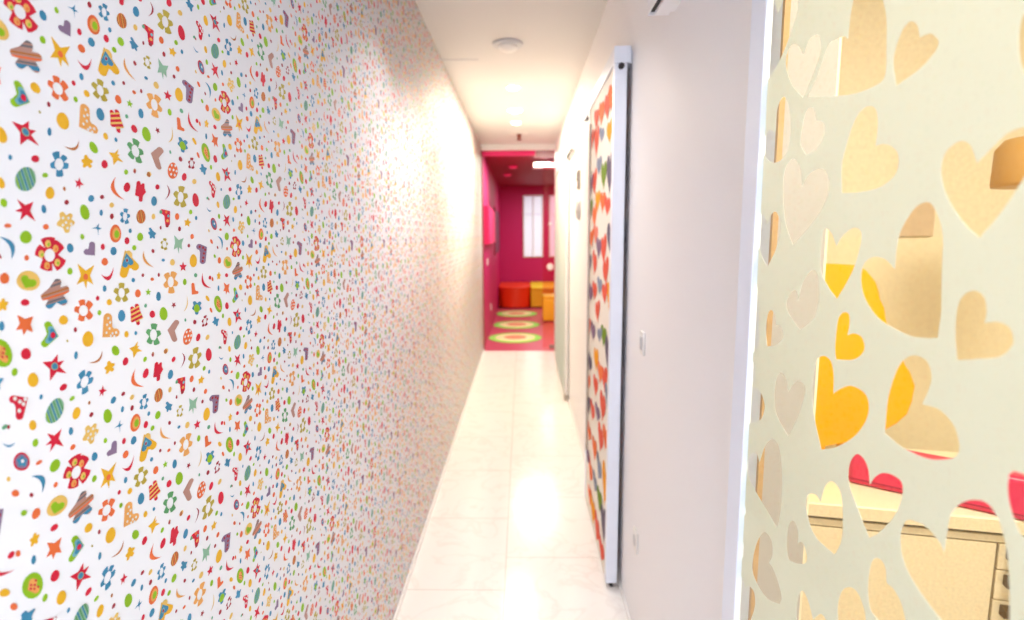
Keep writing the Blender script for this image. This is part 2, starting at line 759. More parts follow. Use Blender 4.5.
if V_((204, 206), (192, 438), (305, 372), 66, 'Y'):
    E_(230, 250, 34, 40, 0, 'F', 2)
    V_((212, 232), (200, 352), (258, 330), 48, 'B', 3)
    E_(217, 288, 15, 24, 0, 'U', 4)
    E_(215, 292, 9, 14, 0, 'D', 5)
M_((360, 212), (446, 352), (362, 300), 'L', .45)
S5(685, 345, 32, 44, 0, 'R', .5)
M_((112, 342), (4, 405), (75, 455), 'R', .4)
F5(583, 470, 60, 98, (25, 45), 30, 'L')
V_((758, 576), (768, 478), (812, 552), 26, 'O')
F5(176, 562, 66, 86, (26, 42), 0, 'C')
S5(397, 555, 24, 32, 0, 'G', .5)
crop(100, 300)
eggs('''Y 75 18 22 26 0
B 177 130 30 49 0
T 375 47 12 17 10
R 431 117 23 30 0
G 523 113 33 55 -4
T 704 165 8 14 0
D 778 187 11 15 0
R 807 312 16 34 15
Y 217 283 18 27 0
B 294 273 12 17 0
G 126 418 31 42 -18
R 208 510 22 30 0
G 369 490 16 22 0
D 435 455 8 14 0
N 540 425 14 20 0
D 608 493 14 22 0''')
if V_((18, 308), (72, 110), (158, 258), 72, 'L'):
    for a, b in ((65, 150), (80, 185), (55, 205), (75, 235), (50, 270), (100, 275), (130, 268), (85, 295), (115, 300)):
        E_(a, b, 9, 11, 0, 'W', 2)
pp = fat((300, 125), [(255, 55), (302, 30), (352, 150), (316, 208), (258, 182)], 'R', .62, .4)
if pp:
    stripes((300, 125), pp, -28, [(-62, -50, 'F'), (-30, -16, 'F'), (4, 18, 'F'), (38, 52, 'F')])
S5(608, 42, 20, 28, 180, 'D', .5)
if fat((797, 65), [(775, 10), (830, 15), (838, 70), (798, 122), (760, 70)], 'B', .65, .5):
    E_(797, 68, 24, 34, 0, 'G', 2)
V_((556, 248), (648, 172), (628, 342), 46, 'K')
F5(440, 288, 62, 96, (29, 48), 5, 'E')
S_((290, 405), [(275, 352), (325, 372), (342, 412), (278, 478), (240, 410)], 'Y', .6)
S5(67, 558, 40, 52, 15, 'Y', .62)
M_((715, -40), (688, 95), (722, 45), 'F', .35)
crop(0, 310, 4)
M_((408, 160), (352, 210), (396, 204), 'N', .35)
crop(0, 375)
if V_((228, 188), (72, 205), (145, 368), 66, 'R'):
    for a, b in ((120, 195), (160, 220), (190, 240), (155, 295), (205, 200)):
        E_(a, b, 16, 18, 0, 'W', 2)
eggs('''R 521 103 30 28 0
B 338 185 18 25 0
G 598 198 22 17 -35
Y 637 322 30 50 4
Y 268 415 30 42 0
G 290 560 24 35 15
D 66 430 14 17 0
B 592 467 18 30 0
Y 270 40 45 60 0''')
M_((15, 560), (125, 555), (72, 597), 'B', .45)
crop(0, 155, 4)
tp = [(245, 228), (300, 262), (292, 312), (262, 300), (222, 270), (272, 245)]
if fat((262, 268), [(243, 228), (285, 235), (298, 272), (268, 312), (226, 278)], 'F', .62, .5):
    for a, b in ((250, 252), (272, 252), (262, 270), (283, 276), (250, 280), (268, 292)):
        E_(a, b, 5, 6, 0, 'W', 2)
crop(0, 450)
if E_(175, 95, 68, 76, 0, 'R'):
    E_(175, 95, 54, 60, 0, 'P', 2)
    fan((175, 95), starpts((175, 95), [(175+52*math.sin(math.radians(72*i)), 95-54*math.cos(math.radians(72*i))) for i in range(5)], .6), 'B', 3)
    E_(178, 92, 14, 16, 0, 'W', 4)
eggs('''F 68 240 17 21 0
O 125 358 32 28 0
D 257 372 17 19 0
G 195 520 28 22 -40
O 327 527 21 28 10
G 468 128 38 52 15
N 477 283 13 17 0''')
crop(0, 545)
if E_(268, 335, 84, 112, 18, 'G'):
    V_((222, 372), (290, 282), (322, 362), 70, 'L', 2)
    for a, b in ((290, 292), (250, 330), (282, 330), (310, 345), (248, 362), (278, 362)):
        E_(a, b, 10, 10, 0, 'R', 3)
eggs('''O 147 70 20 28 10
B 297 118 20 44 22
Y 35 395 45 33 -12
O 112 510 30 30 0
B 592 522 16 24 10''')
crop(180, 225)
if V_((222, 182), (132, 180), (178, 322), 50, 'P'):
    for a, b in ((160, 180), (188, 188), (205, 205), (195, 235), (190, 270), (185, 298)):
        E_(a, b, 9, 11, 0, 'D', 2)
M_((185, 394), (257, 520), (186, 490), 'R', .42)
eggs('''R 246 435 11 17 0
B 305 515 11 15 0
Y 203 600 15 20 0
D 377 412 12 14 0''')
crop(180, 150)
fat((187, 165), [(180, 115), (220, 150), (205, 205), (175, 180), (160, 150)], 'B', .62, .4)
eggs('''D 290 62 15 30 0
T 225 398 9 12 0''')

tser = np.array(tsr)
tri = np.array(tris)                     # n,3,2
tcol_a, tlay_a = np.array(tcol), np.array(tlay)


def wall_with_print():
    V, Fc, MI = [], [], []
    # wall board itself
    bm = mkbox(XL-.1, XL, Y0, YEND, 0, CEIL)
    bv = [tuple(v.co) for v in bm.verts]
    bf = [[v.index for v in f_.verts] for f_ in (bm.verts.index_update(), bm.faces)[1]]
    bm.free()
    base = len(bv)
    blocks, cols = [], []
    for i in range(-8, 22):
        for j in range(-9, 9):
            t = tri+np.array([i*RH, j*RV])
            ok = (t[:, :, 0].min(1) > Y0) & (t[:, :, 0].max(1) < YEND) & (t[:, :, 1].min(1) > .03) & (t[:, :, 1].max(1) < CEIL)
            if not ok.any():
                continue
            s = t[ok]
            x = XL+.00025*tlay_a[ok]+tser[ok]*6e-7
            blk = np.empty((len(s), 3, 3))
            blk[:, :, 0] = x[:, None]
            blk[:, :, 1:] = s
            blocks.append(blk)
            cols.append(tcol_a[ok]+1)
    P = np.concatenate(blocks)
    C_ = np.concatenate(cols)
    # one winding: normals to +X
    a, b, c = P[:, 0], P[:, 1], P[:, 2]
    nx = (b-a)[:, 1]*(c-a)[:, 2]-(b-a)[:, 2]*(c-a)[:, 1]
    fl = nx < 0
    P[fl] = P[fl][:, ::-1]
    n = len(P)
    me = bpy.data.meshes.new('wall_left')
    co = np.concatenate([np.array(bv), P.reshape(-1, 3)]).astype(np.float32)
    me.vertices.add(len(co))
    me.vertices.foreach_set('co', co.ravel())
    loops = np.concatenate([np.array(bf).ravel(), np.arange(3*n)+base]).astype(np.int32)
    me.loops.add(len(loops))
    me.loops.foreach_set('vertex_index', loops)
    starts = np.concatenate([np.arange(6)*4, 24+np.arange(n)*3]).astype(np.int32)
    me.polygons.add(6+n)
    me.polygons.foreach_set('loop_start', starts)
    me.polygons.foreach_set('material_index', np.concatenate([np.zeros(6, int), C_]).astype(np.int32))
    me.update(calc_edges=True)
    me.validate()
    pm = []
    for k in KEYS:
        pm.append(M_PAPER if k == 'W' else mat('print_ink_'+'%02d' % KEYS.index(k), PAL[k], .5, spec=.3))
    o = obj('wall_left', me, [M_PAPER]+pm)
    o['kind'] = 'structure'
    print('wallpaper triangles', n, 'unit', len(tri))


wall_with_print()

# ---------------------------------------------------------------- corridor shell
XR = .412
struct('floor', mkbox(-.6, 2.6, Y0, YEND, -.1, 0), M_FLOOR)
struct('ceiling', mkbox(-.6, 2.6, Y0, YEND, CEIL, CEIL+.1), M_CEIL)
JY = .92                       # end of the right wall at the side-room opening
bm = mkbox(XR, XR+.09, JY, YEND, 0, CEIL)
box(bm, XR, XR+.09, Y0, JY, 2.12, CEIL)          # over the opening
box(bm, XR, XR+.09, Y0, -.35, 0, 2.12)
struct('wall_right', bm, M_WHITE)
# pale jamb lining with a wooden edge strip
struct('trim_1', mkbox(XR+.0086, XR+.088, JY-.006, JY, 0, 2.12), M_JAMB)
struct('trim_2', mkbox(XR-.0005, XR+.0085, JY-.008, JY-.0001, 0, 2.12), M_WOODEDGE)
struct('baseboard_left', mkbox(XL, XL+.009, Y0, YEND, 0, .03, bevel=.002), M_TRIM)
struct('baseboard_right', mkbox(XR-.008, XR, JY+.01, YEND, 0, .018, bevel=.002), M_TRIM)
# ceiling joint ahead of the smoke detector
struct('trim_3', mkbox(XL, -.27, 3.60, 3.612, CEIL-.003, CEIL), M_PLASTG)

# ---------------------------------------------------------------- near glass door with clear hearts
GX0, GX1 = .345, .356          # panel thickness
GY0, GY1 = -.32, .876
GZ0, GZ1 = .02, 2.06
d1 = thing('door_1', 'frosted glass sliding door with clear heart cut-outs and a white edge frame', 'door',
           ((GX0+GX1)/2, (GY0+GY1)/2, GZ0), kind='structure')


def rel(o, root):
    """keep world placement when parenting under an unrotated root"""
    o.parent = root
    o.matrix_parent_inverse = Matrix.Identity(4)
    o.location = Vector(o.location)-Vector(root.location)
    return o


bm = mkbox(GX0, GX1, GY1-.052, GY1, GZ0, GZ1, bevel=.002)
rel(tag(obj('stile', bm, M_ALU), 'white metal edge profile'), d1)
rel(obj('stile', mkbox(GX0, GX1, GY0, GY0+.052, GZ0, GZ1, bevel=.002), M_ALU), d1)
GP = .3495
rel(tag(obj('glass_pane', mkbox(GP-.003, GP+.003, GY0+.05, GY1-.05, GZ0, GZ1), M_GLASS), 'clear glass pane'), d1)

hearts = []


def hc(ox, oy, s, N=None, L=None, T=None, R=None, poly=None):
    """heart outline in photo measurements: notch N, lobe L down to tip T, lobe R back to N"""
    q = lambda p: (ox+p[0]/s, oy+p[1]/s)
    if poly:
        pts = [q(p) for p in poly]
        out = smooth_open(pts+[pts[0]], 4)[:-1]
    else:
        a = smooth_open([q(p) for p in [N]+L+[T]], 5)
        b = smooth_open([q(p) for p in [T]+R+[N]], 5)
        out = a[:-1]+b[:-1]
    hearts.append([onX(p[0], p[1], GP+.0042)[1:] for p in out])


hc(740, 0, 4.132, (158, 55), [(135, -5), (100, 0), (80, 100), (85, 250)], (118, 328), [(160, 260), (205, 150), (240, 30), (225, -20), (185, -10)])
hc(740, 0, 4.132, (262, 225), [(248, 195), (225, 180), (200, 205), (190, 270), (215, 350)], (262, 405), [(310, 290), (335, 200), (325, 145), (290, 160)])
hc(740, 0, 4.132, (447, 162), [(430, 150), (390, 165), (362, 190), (325, 300)], (278, 400), [(380, 397), (480, 385), (575, 345), (602, 300), (606, 200), (603, 50), (560, -60), (490, -60), (464, 20), (452, 100)])
hc(0, 0, 1, (775.6, 132), [(769, 130), (764, 140), (763, 152), (768, 160)], (774, 163), [(781, 160), (788, 150), (791, 125), (788, 103), (783, 97), (777, 110)])
hc(740, 0, 4.132, (318, 500), [(305, 450), (280, 450), (262, 500), (250, 590)], (272, 640), [(310, 620), (345, 570), (352, 520), (335, 500)])
hc(0, 0, 1, (875.5, 146), [(877, 136), (878, 120), (875, 108), (866, 107), (856, 118), (848, 140), (842, 165)], (842, 193), [(860, 192), (880, 187), (895, 175), (899, 160), (895, 149), (885, 144)])
hc(880, 0, 4.132, (165, 155), [(155, 105), (125, 88), (90, 130), (65, 200), (55, 260)], (68, 355), [(170, 280), (230, 210), (243, 170), (215, 140), (185, 145)])
hc(0, 0, 1, (1042, 22), [(1032, 6), (1022, 18), (1018.7, 43), (1023, 70)], (1038, 96), [(1055, 60), (1062, 20), (1052, 8)])
hc(0, 0, 1, (977, 163), [(971, 146), (960, 141), (946, 152), (941, 171), (947, 196), (963, 222)], (979.6, 237.7), [(1001.5, 212), (1024, 178), (1040, 148), (1037, 131), (1024, 127.5), (1008, 133), (991, 149)])
hc(730, 150, 3.877, (280, 140), [(276, 80), (262, 45), (240, 35), (215, 70), (205, 150), (215, 280)], (245, 370), [(330, 270), (375, 190), (385, 120), (365, 75), (325, 80), (295, 110)])
hc(730, 150, 3.877, (143, 290), [(135, 258), (118, 246), (107, 262), (103, 320), (120, 400)], (145, 455), [(180, 380), (197, 300), (185, 248), (170, 240), (155, 260)])
hc(0, 0, 1, poly=[(742, 272), (754, 274), (758.5, 295), (759, 325), (757.5, 349), (742, 347)])
hc(720, 300, 3.877, (217, 98), [(213, 60), (198, 38), (184, 60), (178, 120)], (183, 180), [(215, 175), (240, 155), (245, 130), (235, 100)])
hc(0, 0, 1, (798, 301), [(797, 292), (793, 290.5), (787, 300), (788, 312)], (800, 330), [(814, 318), (819, 300), (818, 276), (812, 270), (803, 282)])
hc(730, 150, 3.877, (412, 372), [(395, 325), (375, 305), (360, 322), (350, 450), (375, 520)], (415, 577), [(455, 510), (485, 445), (510, 350), (505, 312), (478, 302), (440, 330)])
hc(0, 0, 1, (895, 269), [(896.6, 248), (901, 230), (914, 209), (926, 202), (933, 205.5), (939.6, 220), (943, 238), (942, 274), (941.5, 310)], (938, 338), [(924, 338), (908, 335), (885, 323), (874, 313), (864, 296), (861, 278), (864, 264), (873, 257), (885, 259)])
hc(720, 300, 3.877, (495, 136), [(503, 90), (500, 55), (480, 48), (460, 70), (450, 130), (446, 190)], (450, 230), [(510, 232), (545, 215), (561, 185), (550, 145), (522, 130)])
hc(720, 300, 3.877, (440, 362), [(441, 290), (430, 238), (402, 217), (372, 240), (358, 340), (365, 450)], (393, 580), [(450, 570), (520, 530), (565, 470), (578, 410), (560, 360), (510, 333), (470, 343)])
hc(870, 300, 3.877, (203, 403), [(228, 350), (240, 295), (222, 238), (180, 215), (140, 225), (105, 270), (70, 380)], (57, 515), [(110, 560), (165, 592), (230, 616), (290, 618), (335, 605), (347, 560), (325, 485), (270, 425)])
hc(0, 0, 1, (984.5, 323), [(987, 312), (985, 298), (977, 291), (966, 293), (958, 305), (955, 330)], (957, 360), [(978, 359), (999, 357), (1010, 349), (1014, 340), (1010, 328), (999, 322)])
hc(0, 0, 1, poly=[(738, 358), (749, 358), (754.5, 364), (755.5, 376), (753, 386), (759, 390), (763.5, 399), (764.5, 410), (758.5, 421), (738, 418)])
hc(720, 300, 3.877, (265, 355), [(260, 315), (248, 290), (233, 282), (215, 320), (215, 430)], (265, 530), [(305, 450), (330, 360), (325, 325), (300, 315), (280, 330)])
hc(0, 0, 1, (759.5, 462), [(757, 454), (752, 453), (748, 461), (748, 475), (756, 492), (768, 512)], (777, 528), [(780, 515), (782, 490), (781, 458), (777, 443), (771.6, 439), (765, 446)])
hc(0, 0, 1, poly=[(728, 500), (741, 501), (746, 509), (743, 517), (728, 518)])
hc(0, 0, 1, poly=[(724, 533), (738, 533), (744, 544), (743.5, 556), (736.5, 566), (724, 566)])
hc(0, 0, 1, (745.5, 588), [(742, 577), (735.5, 569), (729, 575), (728, 600), (732, 625)], (742, 645), [(750, 622), (755, 606), (754, 592), (749, 586)])
hc(715, 450, 3.648, (198, 412), [(210, 380), (205, 328), (178, 299), (150, 345), (136, 425), (150, 480), (190, 540)], (236, 562), [(243, 535), (228, 475), (210, 430)])
hc(715, 450, 3.648, (303, 340), [(302, 290), (285, 257), (267, 280), (262, 340), (268, 395)], (290, 412), [(325, 415), (336, 395), (328, 355), (315, 335)])
hc(715, 450, 3.648, (385, 190), [(370, 165), (345, 160), (332, 185), (340, 250), (370, 320)], (437, 382), [(462, 330), (467, 250), (460, 160), (430, 115), (402, 132)])
hc(0, 0, 1, (870, 484.5), [(868.5, 470), (864, 459), (856.5, 454), (849.5, 464), (849, 483), (857.5, 508)], (869.5, 538), [(881, 531), (895, 515), (902, 497), (902, 483), (893, 475), (882, 473), (874, 478)])
hc(865, 450, 3.648, (289, 372), [(275, 340), (235, 290), (190, 262), (150, 258), (130, 310), (140, 400), (190, 500), (280, 620), (350, 680)], (480, 740), [(520, 680), (528, 600), (525, 450), (515, 350), (490, 260), (450, 197), (400, 182), (350, 195), (310, 245)])
hc(0, 0, 1, poly=[(1009, 474), (1015, 471), (1026, 474), (1045, 470), (1052, 500), (1042, 550), (1024, 538), (1016, 524), (1009.5, 504), (1007.5, 487)])
hc(865, 450, 3.648, (80, 485), [(75, 430), (55, 398), (28, 402), (12, 470), (15, 560), (40, 610)], (138, 700), [(150, 640), (135, 565), (108, 512)])
hc(715, 450, 3.648, (358, 618), [(340, 550), (320, 513), (303, 540), (298, 620)], (320, 720), [(400, 690), (410, 635), (388, 598)])
hc(715, 450, 3.648, (552, 655), [(547, 590), (522, 522), (490, 500), (460, 520), (447, 600)], (470, 740), [(590, 720), (605, 670), (582, 640)])

# film outside the traced part of the pane keeps the same kind of hearts (low, near and high on the door)
rnd = random.Random(11)
for (yy, zz, s_, an) in [(.80, .60, .05, .3), (.66, .50, .07, -.4), (.50, .62, .06, .2), (.34, .78, .07, .5), (.72, .28, .06, .1),
                         (.55, .30, .07, -.3), (.36, .45, .06, .6), (.15, .6, .07, 0), (.2, 1.0, .08, .3), (.12, 1.35, .07, -.3),
                         (.2, 1.75, .08, .2), (.75, 2.0, .03, .1), (.5, 1.95, .06, .4), (.05, 1.95, .06, 0), (-.1, 1.2, .08, .2),
                         (-.1, .8, .07, -.2), (-.1, .4, .07, .3), (-.12, 1.6, .06, .1), (.1, .25, .06, -.1)]:
    pl = []
    for k in range(28):
        t = 2*PI*k/28
        hx = 16*math.sin(t)**3/16
        hz = (13*math.cos(t)-5*math.cos(2*t)-2*math.cos(3*t)-math.cos(4*t))/16
        pl.append(np.array([yy+s_*(hx*math.cos(an)-hz*math.sin(an)), zz+s_*(hx*math.sin(an)+hz*math.cos(an))]))
    hearts.append(pl)


def film_mesh():
    cu = bpy.data.curves.new('film', 'CURVE')
    cu.dimensions = '2D'
    cu.fill_mode = 'BOTH'
    cu.extrude = .0002

    def add(pts):
        s = cu.splines.new('POLY')
        s.points.add(len(pts)-1)
        for p, q in zip(s.points, pts):
            p.co = (q[0], q[1], 0, 1)
        s.use_cyclic_u = True
    a0, a1 = GY0+.051, GY1-.051
    add([(a0, GZ0), (a1, GZ0), (a1, GZ1), (a0, GZ1)])

    def clip(pl):
        for ax, sgn, lim in ((0, 1, a0+.001), (0, -1, -(a1-.0008)), (1, 1, GZ0+.01), (1, -1, -(GZ1-.01))):
            out = []
            for k in range(len(pl)):
                p, q = pl[k], pl[(k+1) % len(pl)]
                dp, dq = sgn*p[ax]-lim, sgn*q[ax]-lim
                if dp >= 0:
                    out.append(p)
                if dp*dq < 0:
                    out.append(p+(q-p)*dp/(dp-dq))
            pl = out
            if not pl:
                return None
        return pl
    def cross(a, b, c):
        return (b[0]-a[0])*(c[1]-a[1])-(b[1]-a[1])*(c[0]-a[0])

    def inside(p, pl):
        r = False
        for k in range(len(pl)):
            a, b = pl[k], pl[(k+1) % len(pl)]
            if (a[1] > p[1]) != (b[1] > p[1]) and p[0] < a[0]+(p[1]-a[1])/(b[1]-a[1])*(b[0]-a[0]):
                r = not r
        return r

    def hit(A, Bp):
        if inside(A[0], Bp) or inside(Bp[0], A):
            return True
        for i in range(len(A)):
            a, b = A[i], A[(i+1) % len(A)]
            for j in range(len(Bp)):
                c, d = Bp[j], Bp[(j+1) % len(Bp)]
                if cross(a, b, c)*cross(a, b, d) < 0 and cross(c, d, a)*cross(c, d, b) < 0:
                    return True
        return False
    kept = []
    for hi, h in enumerate(hearts):
        c = clip([np.array(p) for p in h])
        if not c or len(c) < 3:
            continue
        if any(hit(c, k_) for k_ in kept):
            print('film heart skipped', hi)
            continue
        kept.append(c)
        add(c)
    o = bpy.data.objects.new('film', cu)
    COL.objects.link(o)
    dg = bpy.context.evaluated_depsgraph_get()
    me = bpy.data.meshes.new_from_object(o.evaluated_get(dg))
    bpy.data.objects.remove(o)
    for v in me.vertices:
        y, z, x = v.co
        v.co = (GP+.0042+x, y, z)
    me.materials.clear()
    for p in me.polygons:
        p.use_smooth = False
    return me


rel(tag(obj('frosted_film', film_mesh(), M_FROST), 'pale frosted film with heart-shaped openings'), d1)


def rail(name, label, x0, x1, y0, y1, z0, z1, lip=.013, slot=.02, m=None):
    t = thing(name, label, 'rail', ((x0+x1)/2, y1, z0))
    m = m or M_ALU
    w = .006
    bm = B()                      # extruded section with a narrow running slot underneath
    box(bm, x0, x1, y0+.004, y1-.004, z0+.014, z1, bevel=.001)
    box(bm, x0, x0+lip, y0+.004, y1-.004, z0, z0+.014)
    box(bm, x0+lip+slot, x1, y0+.004, y1-.004, z0, z0+.014)
    rel(obj('track_profile', bm, m), t)
    rel(obj('end_cap', mkbox(x0-.0005, x1+.0005, y0, y0+.004, z0-.0005, z1+.0005), m), t)
    rel(obj('end_cap', mkbox(x0-.0005, x1+.0005, y1-.004, y1, z0-.0005, z1+.0005), m), t)
    rel(tag(obj('slot', mkbox(x0+lip, x0+lip+slot, y0+.004, y1-.004, z0+.008, z0+.0139), M_DARK), 'dark underside slot'), t)
    rel(obj('wall_bracket', mkbox(x1, XR, y0+.02, y1-.02, z0+.002, z1-.008), m), t)
    return t


rail('sliding_door_rail', 'white rail high on the right wall, above the frosted glass heart door', .345, .402, -.4, 1.585, 2.068, 2.13, .002, .016, M_WHITE)
rail('sliding_door_rail', 'white rail holding the sliding panel printed with coloured hearts', .3435, .404, 2.119, 3.17, 2.106, 2.164)
rail('sliding_door_rail', 'short-looking distant rail above the pale green glass door', .372, .408, 4.30, 6.3, 2.13, 2.17, .004, .02, M_TRIM)

# ---------------------------------------------------------------- coloured-heart sliding panel
PX0, PX1, PY0, PY1, PZ0, PZ1 = .345, .392, 2.121, 2.905, .022, 2.104
d2 = thing('door_2', 'white sliding panel printed with red, orange, yellow and grey hearts', 'door', ((PX0+PX1)/2, PY0, PZ0), kind='structure')
bm = mkbox(PX0, PX1, PY0, PY0+.035, PZ0, PZ1, bevel=.0015)
rel(tag(obj('stile', bm, M_ALU), 'bluish-white metal edge profile'), d2)
rel(obj('stile', mkbox(PX0, PX1, PY1-.03, PY1, PZ0, PZ1, bevel=.0015), M_ALU), d2)
rel(tag(obj('panel', mkbox(PX0+.004, PX1-.004, PY0+.035, PY1-.03, PZ0, PZ1), M_PANEL), 'cream white panel'), d2)
rel(obj('roller', lathe(B(), [(.004, -.012), (.011, -.012), (.011, .0)], ((PX0+PX1)/2, PY0-.003, PZ1-.012), 'Y', 16), M_DARK), d2)
rel(obj('bottom_guide', mkbox(PX0+.016, PX1-.016, PY0+.002, PY0+.03, PZ0-.016, PZ0+.002), M_DARK), d2)
HC = {'Y': (246, 164, 40), 'R': (234, 98, 78), 'OR': (243, 124, 74), 'GR': (140, 148, 170), 'PG': (112, 102, 122), 'G': (124, 152, 52),
      'PK': (240, 136, 116), 'PU': (140, 112, 140)}
HK = list(HC)
HL = [(609, 130, 22, 'Y'), (596, 140, 30, 'R'), (601, 134, 14, 'GR'), (609, 171, 38, 'PG'), (603, 174, 26, 'G'), (598.5, 165, 18, 'GR'),
      (594, 181, 24, 'R'), (597, 200, 20, 'Y'), (602, 201, 20, 'OR'), (606.5, 205, 18, 'R'), (594, 215, 22, 'OR'), (609.5, 236, 32, 'PG'),
      (603, 248, 28, 'R'), (595, 233, 18, 'PK'), (598, 247, 20, 'PU'), (605, 270, 26, 'R'), (594, 262, 22, 'R'), (609, 297, 26, 'Y'),
      (599, 285, 16, 'GR'), (594, 290, 18, 'R'), (604, 292, 20, 'R'), (597, 310, 20, 'R'), (603, 335, 20, 'G'), (599, 334, 14, 'GR'),
      (607.5, 352, 38, 'PG'), (595.5, 358, 22, 'Y'), (604, 378, 24, 'R'), (599.5, 372, 20, 'OR'), (595, 385, 20, 'R'), (607, 397, 22, 'GR'),
      (602, 405, 28, 'R'), (592, 410, 18, 'R'), (597, 412, 16, 'PU'), (600, 437, 26, 'R'), (605, 437, 22, 'OR'), (594, 448, 22, 'OR'),
      (590, 470, 20, 'OR'), (598.5, 467, 22, 'GR'), (604.5, 483, 40, 'Y'), (594.5, 482, 16, 'GR'), (599, 499, 22, 'G'),
      (589.5, 495, 18, 'OR'), (592.5, 510, 24, 'Y'), (603, 522, 34, 'PG'), (596.5, 527, 26, 'R'), (601, 549, 20, 'R'),
      (601, 112, 22, 'OR'), (607, 104, 26, 'R'), (611, 96, 24, 'OR'), (596, 118, 18, 'R')]
rp = random.Random(3)
pos = [onX(x, y, PX0)[1:] for x, y, _, _ in HL]
for _ in range(900):                       # the hearts between the traced ones
    q = np.array([rp.uniform(PY0+.09, PY1-.09), rp.uniform(.12, 2.0)])
    if all(abs(q[0]-p[0]) > .12 or abs(q[1]-p[1]) > .105 for p in pos):
        pos.append(q)
        P3 = np.array([PX0, q[0], q[1]])-CAM
        dd = P3@FW
        px_, py_ = 512+FPX*(P3@R2)/dd, 310-FPX*(P3@U2)/dd
        HL.append((px_, py_, .085*FPX/dd, rp.choice(['OR', 'Y', 'GR', 'PU', 'R', 'G', 'OR', 'PG', 'PK'])))
bm = B()
for k, (x, y, h, c) in enumerate(HL):
    P = onX(x, y, PX0)
    z1, z0 = onX(x, y-h/2, PX0)[2], onX(x, y+h/2, PX0)[2]
    hh = (z1-z0)/2
    hh *= 1.15
    ww = max(hh*.9, .085)
    an = (rnd.random()-.5)*.8
    for side in (0, 1):
        xx = PX0+.0032 if side == 0 else PX1-.0032
        vs = []
        for q in range(24):
            t = 2*PI*q/24
            a_ = math.sin(t)**3*ww
            b_ = (13*math.cos(t)-5*math.cos(2*t)-2*math.cos(3*t)-math.cos(4*t))/15*hh
            Yc = min(PY1-.032, max(PY0+.037, P[1]+a_*math.cos(an)-b_*math.sin(an)*.5))
            vs.append(bm.verts.new((xx+(-.00003*k if side == 0 else .00003*k), Yc, min(PZ1-.003, max(PZ0+.003, P[2]+a_*math.sin(an)*.6+b_)))))
        f_ = bm.faces.new(vs)
        f_.material_index = HK.index(c)
rel(tag(obj('heart_print', bm, [mat('heart_ink_'+str(i), HC[k], .7, spec=.1) for i, k in enumerate(HK)]), 'multicoloured heart print'), d2)
bm = B()
lathe(bm, [(.005, 0), (.006, .004), (.006, 1.646), (.005, 1.65)], (.334, 2.74, .36), 'Z', 16)
for z in (.6, 1.78):
    lathe(bm, [(.003, 0), (.003, .013)], (.334, 2.74, z), 'X', 12)
rel(tag(obj('pull_bar', bm, M_GREYMET), 'long grey metal pull bar'), d2)

# ---------------------------------------------------------------- pale glass door further on
d3 = thing('door_3', 'pale green frosted glass sliding door near the pink room', 'door', (.39, 4.75, 0), kind='structure')
rel(obj('stile', mkbox(.376, .404, 4.75, 4.785, .05, 2.125, bevel=.002), M_TRIM), d3)
rel(obj('stile', mkbox(.376, .404, 6.25, 6.285, .05, 2.125, bevel=.002), M_TRIM), d3)
rel(obj('glass_pane', mkbox(.380, .388, 4.785, 6.25, .05, 2.125), M_PALEGLASS), d3)
rel(tag(obj('bottom_guide', mkbox(.374, .406, 4.74, 4.86, 0.0, .05, bevel=.003), M_GREYMET), 'grey floor guide'), d3)


# ---------------------------------------------------------------- fittings on the right wall
def plate(name, label, cat, y, z, w, h, knob=True):
    t = thing(name, label, cat, (XR, y, z))
    rel(obj('cover_plate', mkbox(XR-.008, XR, y-w/2, y+w/2, z-h/2, z+h/2, bevel=.003), M_PLAST), t)
    if knob == 'rocker':
        rel(obj('rocker', mkbox(XR-.012, XR-.006, y-w*.22, y+w*.22, z-h*.28, z+h*.28, bevel=.002), M_PLASTG), t)
    elif knob == 'socket':
        bm = lathe(B(), [(.021, -.009), (.021, -.0075), (.017, -.0075)], (XR, y, z), 'X', 24)
        rel(obj('socket_well', bm, M_PLASTG), t)
    return t


plate('light_switch', 'small white light switch on the plain right wall beside the heart panel', 'switch', 1.827, 1.111, .05, .08, 'rocker')
plate('wall_socket', 'white wall socket low on the plain right wall near the floor', 'socket', 1.858, .374, .06, .08, 'socket')
t = thing('wall_switch', 'small dark rectangular plate beyond the heart panel, above the oval fitting', 'switch', (XR, 4.0, 1.87))
rel(obj('cover_plate', mkbox(XR-.02, XR, 3.93, 4.01, 1.80, 1.93, bevel=.003), M_GREYMET), t)
rel(obj('display', mkbox(XR-.022, XR-.02, 3.945, 3.995, 1.86, 1.915), M_DARK), t)
t = thing('wall_socket', 'oval off-white wall fitting beneath the dark plate, beyond the heart panel', 'fitting', (XR, 3.95, 1.655))
bm = lathe(B(), [(.075, 0), (.075, -.01), (.06, -.026), (.02, -.03)], (XR, 3.95, 1.655), 'X', 28)
rel(obj('housing', bm, M_PLASTG), t)
rel(obj('centre_button', lathe(B(), [(.018, -.028), (.018, -.034), (.012, -.036)], (XR, 3.95, 1.655), 'X', 20), M_PLAST), t)

